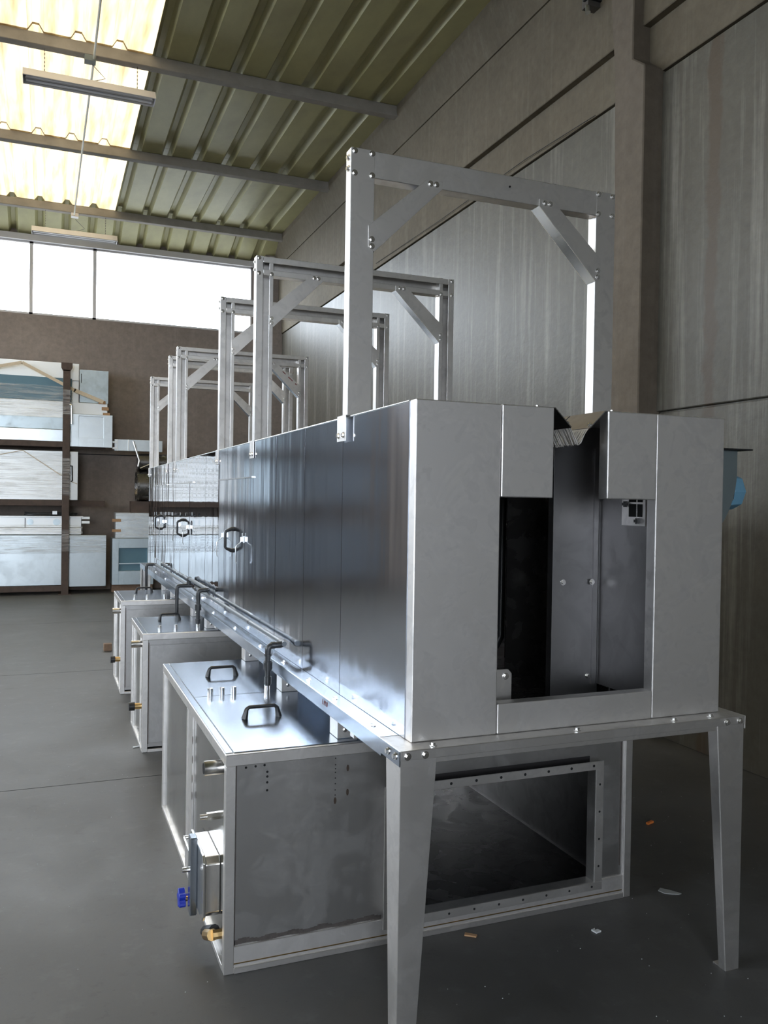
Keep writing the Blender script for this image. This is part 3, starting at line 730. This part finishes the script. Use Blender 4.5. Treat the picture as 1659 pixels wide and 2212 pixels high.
        B().tube([(x0-.001, .915, .345), (x0+.004, .80, .33), (x0+.006, .70, .31)], .003, 6).make('chain', 'black', K)
    else:
        xs_ = x0+pr; ya = y0+.22
        B().box(x0+.002, xs_, y0+.16, y0+.20, .02, hz-.044).make('stiffener', 'frame', K, bev=.001)
        B().box(x0+.002, xs_, y1-.16, y1-.12, .02, hz-.044).make('stiffener', 'frame', K, bev=.001)
        B().tube([(xs_, y0+.17, .655), (x0-.055, y0+.17, .655)], .024, 18).make('pipe_stub', 'chrome', K, smooth=True)
        B().tube([(xs_, y0+.17, .255), (x0-.03, y0+.17, .255)], .020, 18).make('pipe_stub', 'brass', K, smooth=True)
        B().tube([(x0-.03, y0+.17, .255), (x0-.065, y0+.17, .255)], .027, 14).make('stub_cap', 'black', K, smooth=True)
        b = B().box(fx+.012, x1-.05, y0+pr-.004, y0+pr-.0005, .055, hz-.075)
        b.make('pressed_panel', 'tank', K, bev=.003, seg=2)
        B().box(fx+.004, fx+.008, y0+pr-.0015, y0+pr, .05, hz-.06).make('weld_seam', 'heat', K)
    return K
tank(.5027, 2.1455, .744, True, 'large stainless tank with two lids and a big flanged opening beneath the cabinet front')
tank(3.126, 3.885, .7455, False, 'medium-looking stainless tank behind the two-lidded tank, single lid with black handle')
tank(4.79, 5.57, .757, False, 'farthest stainless tank in the row, near the storage rack')

# ================================================================== PIPES
def pipe_parts(label, segs, fits):
    P = thing('water_pipe', label, 'pipe', group='plastic pipes running along the tunnel side')
    for path, r in segs: B().tube(path, r, 14).make('pipe', 'pvc', P, smooth=True)
    for path, r in fits: B().tube(path, r, 14).make('fitting', 'pvcdark', P, smooth=True)
    return P
def elbow(a, c, b, n=5, rad=.025):  # rounded corner points from a through c to b
    a, b, c = Vector(a), Vector(b), Vector(c); p = c+(a-c).normalized()*rad; q = c+(b-c).normalized()*rad; out = [tuple(a)]
    for i in range(n+1):
        t = i/n; out.append(tuple(p*(1-t)**2+c*2*t*(1-t)+q*t*t))
    return out+[tuple(b)]
zA, xA = .957, -.030
pipe_parts('black and grey plastic pipe rising from the two-lidded tank and running along the cabinet',
    [([(xA, 1.33, zA), (xA, 3.72, zA+.004)], .0115)],
    [([(-.100, 1.342, .776), (-.100, 1.342, .925)], .0125), ([(-.100, 1.342, .782), (-.100, 1.342, .815)], .0165), ([(-.100, 1.342, .848), (-.100, 1.342, .878)], .020), ([(-.100, 1.342, .842), (-.100, 1.342, .884)], .0165), (elbow((-.100, 1.342, .905), (-.100, 1.342, zA-.005), (-.045, 1.342, zA-.005)), .0135),
     ([(-.100, 1.342, .905), (-.100, 1.342, .915)], .0165), ([(-.085, 1.342, zA-.005), (-.07, 1.342, zA-.005)], .016), (elbow((-.06, 1.342, zA-.004), (xA, 1.342, zA-.004), (xA, 1.40, zA)), .0145), ([(xA, 2.0, zA), (xA, 2.03, zA)], .013), ([(xA, 2.6, zA), (xA, 2.63, zA)], .013), ([(xA, 3.66, zA), (xA, 3.72, zA)], .0165)])
zB = 1.000
pipe_parts('plastic pipe rising from the middle tank and running high along the cabinet',
    [([(-.030, 3.25, zB), (-.030, 4.02, zB)], .0125)],
    [([(-.094, 3.228, .778), (-.094, 3.228, .965)], .0125), ([(-.094, 3.228, .782), (-.094, 3.228, .81)], .017), ([(-.094, 3.228, .868), (-.094, 3.228, .905)], .021), (elbow((-.094, 3.228, .94), (-.094, 3.228, zB-.003), (-.05, 3.228, zB-.003)), .0145), (elbow((-.06, 3.228, zB-.003), (-.030, 3.228, zB-.003), (-.030, 3.28, zB)), .0155), (elbow((-.030, 3.98, zB), (-.030, 4.04, zB), (-.030, 4.04, .94)), .0150)])
pipe_parts('far plastic pipe with a riser standing behind the middle tank, reaching the far tank',
    [([(-.030, 4.10, .945), (-.030, 6.10, .945)], .0115)],
    [([(-.115, 4.04, .30), (-.115, 4.04, .90)], .0130), (elbow((-.115, 4.04, .88), (-.115, 4.04, .945), (-.06, 4.04, .945)), .0145), ([(-.07, 4.04, .945), (-.012, 4.04, .945)], .0155), (elbow((-.03, 6.04, .945), (-.03, 6.10, .945), (-.09, 6.10, .945)), .015), (elbow((-.08, 6.10, .945), (-.115, 6.10, .945), (-.115, 6.10, .90)), .0145), ([(-.115, 6.10, .02), (-.115, 6.10, .91)], .013)])

# ================================================================== BLOWER FAN on the far side
FN = thing('blower_fan', 'grey centrifugal blower with blue motor cap beside the cabinet, near the concrete wall', 'fan')

cx, cz, R_ = 1.46, 1.75, .37
pts = [(cx+R_*math.cos(math.radians(a)), cz+R_*math.sin(math.radians(a))) for a in range(-180, 6, 6)]
pts = pts+[(cx+R_, 1.845), (cx-R_+.09, 1.845), (cx-R_+.09, cz)]
B().prism(pts, 'y', .60, .84).make('casing', 'fan', FN, bev=.004)
B().box(cx-.30, cx+R_+.055, .57, .87, 1.845, 1.851).make('outlet_flange', 'hole', FN)
B().tube([(1.80, .70, 1.665), (1.84, .70, 1.665)], .07, 16).make('motor_body', 'motor', FN, smooth=True)
b = B(); b.tube([(1.832, .70, 1.665), (1.900, .70, 1.665), (1.915, .70, 1.665)], .085, 8, rs=[.088, .082, .058]); b.make('motor_cowl', 'motor', FN, bev=.003)
B().tube([(1.824, .70, 1.665), (1.833, .70, 1.665)], .083, 16).make('cowl_vent', 'hole', FN)
for k in range(14):
    a = 2*math.pi*k/14
    B().tube([(1.815, .70+.079*math.cos(a), 1.665+.079*math.sin(a)), (1.836, .70+.084*math.cos(a), 1.665+.084*math.sin(a))], .0015, 5).make('guard_wire', 'zinc', FN)
B().box(1.174, 1.25, .62, .82, 1.60, 1.84).make('inlet_duct', 'fan', FN)
B().box(1.19, 1.55, .64, .80, 1.36, 1.39).box(1.174, 1.20, .64, .80, 1.20, 1.60).make('mounting_bracket', 'frame', FN)

# ================================================================== STORAGE RACK and what lies on it
RK = thing('storage_rack', 'tall brown steel cantilever rack loaded with sheet-metal goods along the far wall', 'rack')
RYF = 12.17
def post(x):
    B().box(x-.055, x+.055, RYF, RYF+.10, 0, 3.62).make('post', 'rust', RK, bev=.004)
    B().prism([(x-.055, 3.60), (x+.055, 3.60), (x+.085, 3.66), (x+.085, 3.73), (x-.085, 3.73), (x-.085, 3.66)], 'y', RYF, RYF+.10).make('post_cap', 'rust', RK)
    B().box(x-.055, x+.055, RYF+.62, RYF+.70, 0, 3.73).make('post', 'rust', RK)
    B().box(x-.10, x+.10, RYF-.02, RYF+.70, 0, .012).make('foot_plate', 'rust', RK)
posts = [-.735, -2.10, -4.9]
for x in posts: post(x)
for xa, xb in zip(posts[1:], posts):
    for z in (.10, 1.475, 2.42):
        B().box(xa+.055, xb-.055, RYF+.02, RYF+.07, z-.045, z+.045).make('shelf_beam', 'rust', RK, bev=.003)
        B().box(xa+.055, xb-.055, RYF+.63, RYF+.68, z-.045, z+.045).make('shelf_beam', 'rust', RK)
for x in posts[:1]:
    for z in (.10, 1.475, 2.42):
        B().box(x+.05, x+.62, RYF+.30, RYF+.36, z-.05, z+.045).make('arm', 'rust', RK)
B().tube([(-.69, RYF-.01, 3.06), (-.66, RYF-.02, 3.05), (-.655, RYF-.02, 2.75)], .012, 8).make('hook', 'zinc', RK)
for (za, zb) in ((2.90, 3.30), (1.60, 2.20), (.70, 1.05)):
    B().box(-.792, -.678, RYF-.004, RYF-.001, za, zb).make('film_wrap', 'film', RK)
yr = RYF+.125
# ---- top shelf
t = thing('wrapped_panel_bundle', 'big white bundle of film-wrapped sheet panels on the top shelf of the rack', 'bundle', (0, 0, 0))
B().box(-2.0, -.545, yr+.10, yr+.42, 3.48, 3.755).box(-2.0, -.545, yr+.12, yr+.42, 3.0, 3.48).make('panel', 'white', t, bev=.004)
B().box(-2.0, -.655, yr+.04, yr+.09, 3.13, 3.50).make('dark_strip', 'teal', t)
B().box(-2.0, -.66, yr+.02, yr+.10, 2.80, 3.12).make('panel', 'white', t, bev=.004)
B().box(-2.0, -.66, yr-.01, yr+.10, 2.47, 2.66).make('panel', 'galv', t, bev=.004)
B().box(-2.0, -.66, yr+.0, yr+.10, 2.665, 2.86).make('panel', 'galvd', t, bev=.004)
B().box(-2.01, -.64, yr-.020, yr-.016, 2.84, 3.36).make('film_band', 'film', t)
def strap(par, p, q, w, y):
    d = Vector((q[0]-p[0], q[1]-p[1])).normalized(); n_ = Vector((-d.y, d.x))*w/2
    B().prism([(p[0]+n_.x, p[1]+n_.y), (q[0]+n_.x, q[1]+n_.y), (q[0]-n_.x, q[1]-n_.y), (p[0]-n_.x, p[1]-n_.y)], 'y', y, y+.003).make('strap', 'strap', par)
strap(t, (-1.40, 3.70), (-.60, 3.30), .05, yr-.026); strap(t, (-1.40, 3.70), (-2.0, 3.55), .05, yr-.026)
strap(t, (-.62, 3.31), (-.17, 3.14), .06, yr-.026)
o = B().box(-.535, -.085, yr+.10, yr+.13, 3.13, 3.665).make('galvanised_sheet', 'galvd', bev=.003); tag(o, 'small pale blue sheet panel standing upright right of the wrapped bundle', 'panel')
B().box(-.515, -.505, yr+.097, yr+.0995, 3.45, 3.60).make('slot', 'hole', o)
o = B().box(-.675, -.10, yr+.06, yr+.17, 2.935, 3.12).make('white_channel', 'white', bev=.004); tag(o, 'flat white channel under the small blue panel, taped at its end', 'channel')
for (xx, zz) in ((-.17, 3.14), (-.12, 3.04), (-.10, 2.945)):
    B().box(xx-.07, xx+.04, yr+.050, yr+.060, zz-.028, zz+.028).make('tape', 'card', o, rot=None)
t = thing('recessed_panel', 'bright galvanised panel with a square recess on the top shelf beside the post', 'panel')
f0 = B(); X_ = (-.675, -.02); Z_ = (2.40, 2.93); rx = (-.545, -.155); rz = (2.55, 2.90)
f0.box(X_[0], rx[0], yr+.02, yr+.06, *Z_).box(rx[1], X_[1], yr+.02, yr+.06, *Z_).box(rx[0], rx[1], yr+.02, yr+.06, Z_[0], rz[0]).box(rx[0], rx[1], yr+.02, yr+.06, rz[1], Z_[1])
f0.make('panel_frame', 'galv', t, bev=.002); B().box(rx[0], rx[1], yr+.05, yr+.055, *rz).make('recess', 'galv', t)
t = thing('steel_channel', 'white flanged steel channel lying right of the recessed panel at shelf height', 'channel')
B().box(.02, .80, yr+.10, yr+.22, 2.36, 2.55).make('web', 'galv', t, bev=.004)
for z in (2.40, 2.50): B().box(-.012, .055, yr+.06, yr+.14, z-.016, z+.016).make('stud_rail', 'white', t)
B().box(.055, .075, yr+.08, yr+.10, 2.36, 2.55).make('rib', 'white', t); B().box(.235, .25, yr+.08, yr+.10, 2.36, 2.55).make('rib', 'white', t)
# ---- middle shelf
o = B().box(-2.0, -.55, yr+.02, yr+.16, 1.525, 2.315).make('wrapped_sheet', 'white', bev=.004); tag(o, 'tall white sheet bundle wrapped in film on the middle shelf of the rack', 'bundle')
B().box(-2.01, -.66, yr+.012, yr+.016, 1.56, 2.28).make('film_band', 'film', o)
strap(o, (-1.38, 2.31), (-.80, 1.92), .012, yr+.008); strap(o, (-1.38, 2.31), (-2.0, 2.16), .012, yr+.008); strap(o, (-.66, 1.83), (-.56, 1.79), .012, yr+.016)
B().tube([(-.66, yr+.02, 2.08), (-.64, yr-.02, 2.08), (-.635, yr-.02, 1.84), (-.65, yr+.02, 1.83)], .010, 8).make('pull_handle', 'black', o, smooth=True)
# ---- bottom shelf
t = thing('slotted_box', 'long white box with round knock-outs under film on the bottom shelf', 'box')
B().box(-2.0, -.49, yr+.02, yr+.30, 1.08, 1.245).make('box_body', 'white', t, bev=.004); B().box(-2.0, -.46, yr, yr+.30, 1.245, 1.262).make('lid_rail', 'white', t)
B().box(-2.0, -.49, yr+.0, yr+.30, .965, 1.075).make('box_body', 'white', t, bev=.004)
for (x, r) in ((-1.26, .05), (-.865, .055)):
    B().tube([(x, yr+.0195, 1.165), (x, yr+.017, 1.165)], r, 24).make('knock_out', 'galvd', t)
for z in (1.235, 1.165): B().box(-.485, -.36, yr+.02, yr+.10, z-.020, z+.020).make('stud_rail', 'white', t)
B().box(-1.34, -1.33, yr+.012, yr+.02, .99, 1.23).make('rib', 'hole', t)
B().box(-2.01, -.47, yr-.014, yr-.010, .98, 1.12).make('film_band', 'film', t)
t = thing('large_pale_panel', 'large pale grey sheet panel standing on the bottom shelf, its top wrapped in film', 'panel')
B().box(-2.05, -.675, yr-.01, yr-.005+.06, .145, .955).box(-.675, -.10, yr-.01, yr+.055, .115, .955).make('sheet', 'galvm', t, bev=.004)
B().box(-2.06, -.10, yr-.016, yr-.013, .66, .95).make('film_band', 'film', t)
t = thing('hose_coil', 'black rubber hose coil lying on the white box under the middle shelf', 'hose')
b = B(); ph = []
for i in range(90):
    a = i*.28; r = 1+.04*math.sin(i*1.3); ph.append((-.95+.38*r*math.cos(a), yr+.14+.10*math.sin(a), 1.285+.03*(i/90)+.008*math.sin(i*.9)))
b.tube(ph, .012, 8); b.make('hose', 'black', t, smooth=True)
B().box(-.93, -.86, yr+.02, yr+.06, 1.29, 1.345).make('hose_clip', 'white', t)
for k_, (xa, xb) in enumerate(((-2.62, -2.16), (-3.35, -2.70), (-4.82, -3.42))):
    for z0_, z1_, w_, mt in ((2.468, 3.5-.1*(k_ % 2), 'upper', 'galvd' if k_ == 0 else 'slate'), (1.523, 2.28, 'middle', 'galvd' if k_ == 0 else 'slate'), (.148, 1.15, 'bottom', 'slate')):
        o = B().box(xa, xb, yr+.02, yr+.25, z0_, z1_).make('sheet_stack', mt, bev=.004)
        tag(o, ['short pale grey', 'narrow slate-grey', 'long slate-grey'][k_]+' sheet stack on the '+w_+' rack shelf, '+['at the second post', 'beside the pale grey one', 'before the third post'][k_], 'stack', 'sheet stacks on the rack')
# ---- right of the rack
t = thing('wrapped_unit', 'film-wrapped sheet-metal unit with a dark window standing right of the rack', 'cabinet')
b = B(); b.box(-.005, .10, yr-.02, yr+.5, .13, .90).box(.10, .66, yr-.02, yr+.5, .13, .36).box(.10, .66, yr-.02, yr+.5, .74, .90).box(.56, .66, yr-.02, yr+.5, .36, .74)
b.make('unit_frame', 'galvd', t, bev=.003); B().box(.10, .56, yr+.03, yr+.05, .36, .74).make('window', 'teal', t); B().box(.10, .56, yr+.0, yr+.03, .47, .49).make('window_ledge', 'galvd', t)
B().box(.0, .66, yr+.1, yr+.4, .0, .13).make('plinth', 'wood', t)
o = B().box(.045, .66, yr+.02, yr+.45, .905, 1.325).make('wrapped_box', 'galv', bev=.006); tag(o, 'silvery film-wrapped box on top of the sheet-metal unit by the tunnel end', 'box')
B().box(.04, .665, yr+.004, yr+.008, .80, 1.33).make('film_band', 'film', o)
for z in (1.20, 1.03): B().box(-.01, .13, yr-.006, yr+.002, z-.022, z+.022).make('tape', 'card', o)
o = B().box(.30, .66, yr+.10, yr+.40, 1.325, 1.52).make('support_block', 'rust'); tag(o, 'dark block carrying the round duct above the wrapped box', 'block')
DT = thing('round_duct', 'dark round steel duct section with flange lying above the wrapped box near the tunnel end', 'duct')
B().tube([(.42, yr+.22, 1.78), (.95, yr+.22, 1.78)], .26, 32).make('duct_shell', 'duct', DT, smooth=True)
B().ring((.385, yr+.22, 1.78), 'x', .285, .24, .035, 32).make('flange', 'duct', DT)
D2 = thing('duct_elbow', 'short dull duct collar with an angled bracket resting on the round duct', 'duct')
B().tube([(.40, yr+.22, 2.185), (.90, yr+.22, 2.185)], .145, 24).make('collar', 'duct', D2, smooth=True)
B().tube([(.31, yr-.02, 2.52), (.41, yr-.05, 2.20), (.39, yr-.05, 2.10)], .016, 6).make('bracket', 'frame', D2)
B().tube([(.42, yr-.06, 2.07), (.64, yr-.06, 2.17)], .009, 6).make('bracket', 'lid', D2)

# ================================================================== LIGHTS, CONDUIT, SMALL THINGS
def batten(y, label, ZL):
    x0, x1, z = -1.275, -.0, ZL
    L_ = thing('batten_light', label, 'lamp', (0, y, 0))
    b = B(); b.prism([(-.105, z+.005), (-.045, z+.095), (.045, z+.095), (.105, z+.005), (.100, z), (.042, z+.086), (-.042, z+.086), (-.100, z)], 'x', x0, x1); b.make('reflector', 'lamp', L_)
    for (xa, xb) in ((x0, x0+.006), (x1-.006, x1)): B().prism([(-.105, z), (-.045, z+.095), (.045, z+.095), (.105, z)], 'x', xa, xb).make('end_plate', 'lamp', L_)
    B().box(x0+.02, x1-.02, -.016, .016, z+.02, z+.086).make('spine', 'lamp', L_)
    for s in (-.048, .048): B().tube([(x0+.03, s, z+.022), (x1-.03, s, z+.022)], .016, 10).make('tube', 'tube', L_, smooth=True)
    for x in (x0+.20, x1-.18):
        b = B(); zz = z+.095; k = 0
        while zz < ZR-.13:
            w_ = .004 if k % 2 else .001; b.box(x-w_, x+w_, -(.005-w_), .005-w_, zz, zz+.022); zz += .020; k += 1
        b.make('chain', 'wire', L_)
    B().tube([(x0+.62, 0, z+.095), (x0+.70, .0, z+.12), (x0+.78, .01, z+.16), (x0+.72, .02, z+.22), (x0+.64, .03, z+.30)], .0035, 6).make('flex', 'wire', L_)
batten(6.88, 'near twin-tube fluorescent batten hanging on chains under the skylight', 5.73)
batten(12.03, 'far twin-tube fluorescent batten hanging just above the window band', 5.70)
t = thing('conduit', 'thin pale conduit running from purlin to purlin beside the skylight', 'conduit')
B().tube([(-.60, 1.0, 6.045), (-.61, 6.88, 6.045), (-.635, 9.4, 6.04), (-.655, 12.03, 6.045)], .012, 8).make('pipe', 'conduit', t, smooth=True)
for y in (6.88, 12.03): B().box(-.70, -.59, y-.05, y+.05, 6.02, 6.075).make('junction_box', 'lamp' if y > 10 else 'fan', t)
t = thing('wall_lamp', 'small dark fitting fixed high beside the concrete column', 'lamp')
B().box(2.74, 2.86, 3.10, 3.18, 5.36, 5.75).make('body', 'wire', t); B().tube([(2.75, 3.12, 5.36), (2.74, 3.10, 5.30)], .02, 10).make('glass_tip', 'zinc', t); B().box(2.72, 2.86, 3.08, 3.14, 5.40, 5.45).make('clamp', 'hole', t)
o = B().box(-.455, -.375, 6.80, 6.87, .0, .075).make('wood_block', 'wood', bev=.004); tag(o, 'small brown wood block on the floor beside the farthest tank', 'block')
def scrap(name, pts, h, mat, label, cat):
    o = B().prism(pts, 'z', .0005, h).make(name, mat); tag(o, label, cat)
scrap('orange_plug', [(1.79, 1.095), (1.835, 1.11), (1.83, 1.123), (1.785, 1.108)], .010, 'orange', 'tiny orange plug on the dark floor under the machine', 'plug')
scrap('paper_scrap', [(1.352, .50), (1.375, .515), (1.40, .485), (1.425, .445), (1.41, .443), (1.385, .455), (1.36, .47)], .004, 'paper', 'torn grey paper scrap on the floor near the front right leg', 'scrap')
scrap('metal_curl', [(.90, .30), (.925, .305), (.92, .32), (.905, .318), (.915, .330), (.895, .325)], .006, 'white', 'small pale metal curl on the floor in front of the flanged tank', 'scrap')
scrap('wood_chip', [(.43, .455), (.44, .47), (.475, .44), (.465, .43)], .006, 'card', 'small brown chip on the floor in front of the flanged tank', 'scrap')
scrap('metal_offcut', [(-.49, 3.235), (-.445, 3.255), (-.445, 3.265), (-.49, 3.25)], .008, 'zinc', 'short metal offcut on the floor beside the middle tank', 'scrap')
b = B(); random.seed(21)
for i in range(240):
    if i < 130: x, y = random.uniform(.2, 2.3), random.uniform(-.6, 1.6)
    else: x, y = random.uniform(-1.6, -.5), random.uniform(-.2, 8)
    r = random.uniform(.0008, .0026); b.add([(x-r, y, .0003), (x, y-r, .0003), (x+r, y, .0003), (x, y+r, .0003), (x, y, .0003+r)], [(0, 1, 4), (1, 2, 4), (2, 3, 4), (3, 0, 4)])
o = b.make('swarf', 'paper'); o['kind'] = 'stuff'; tag(o, 'scattered pale metal swarf specks on the concrete floor', 'swarf');
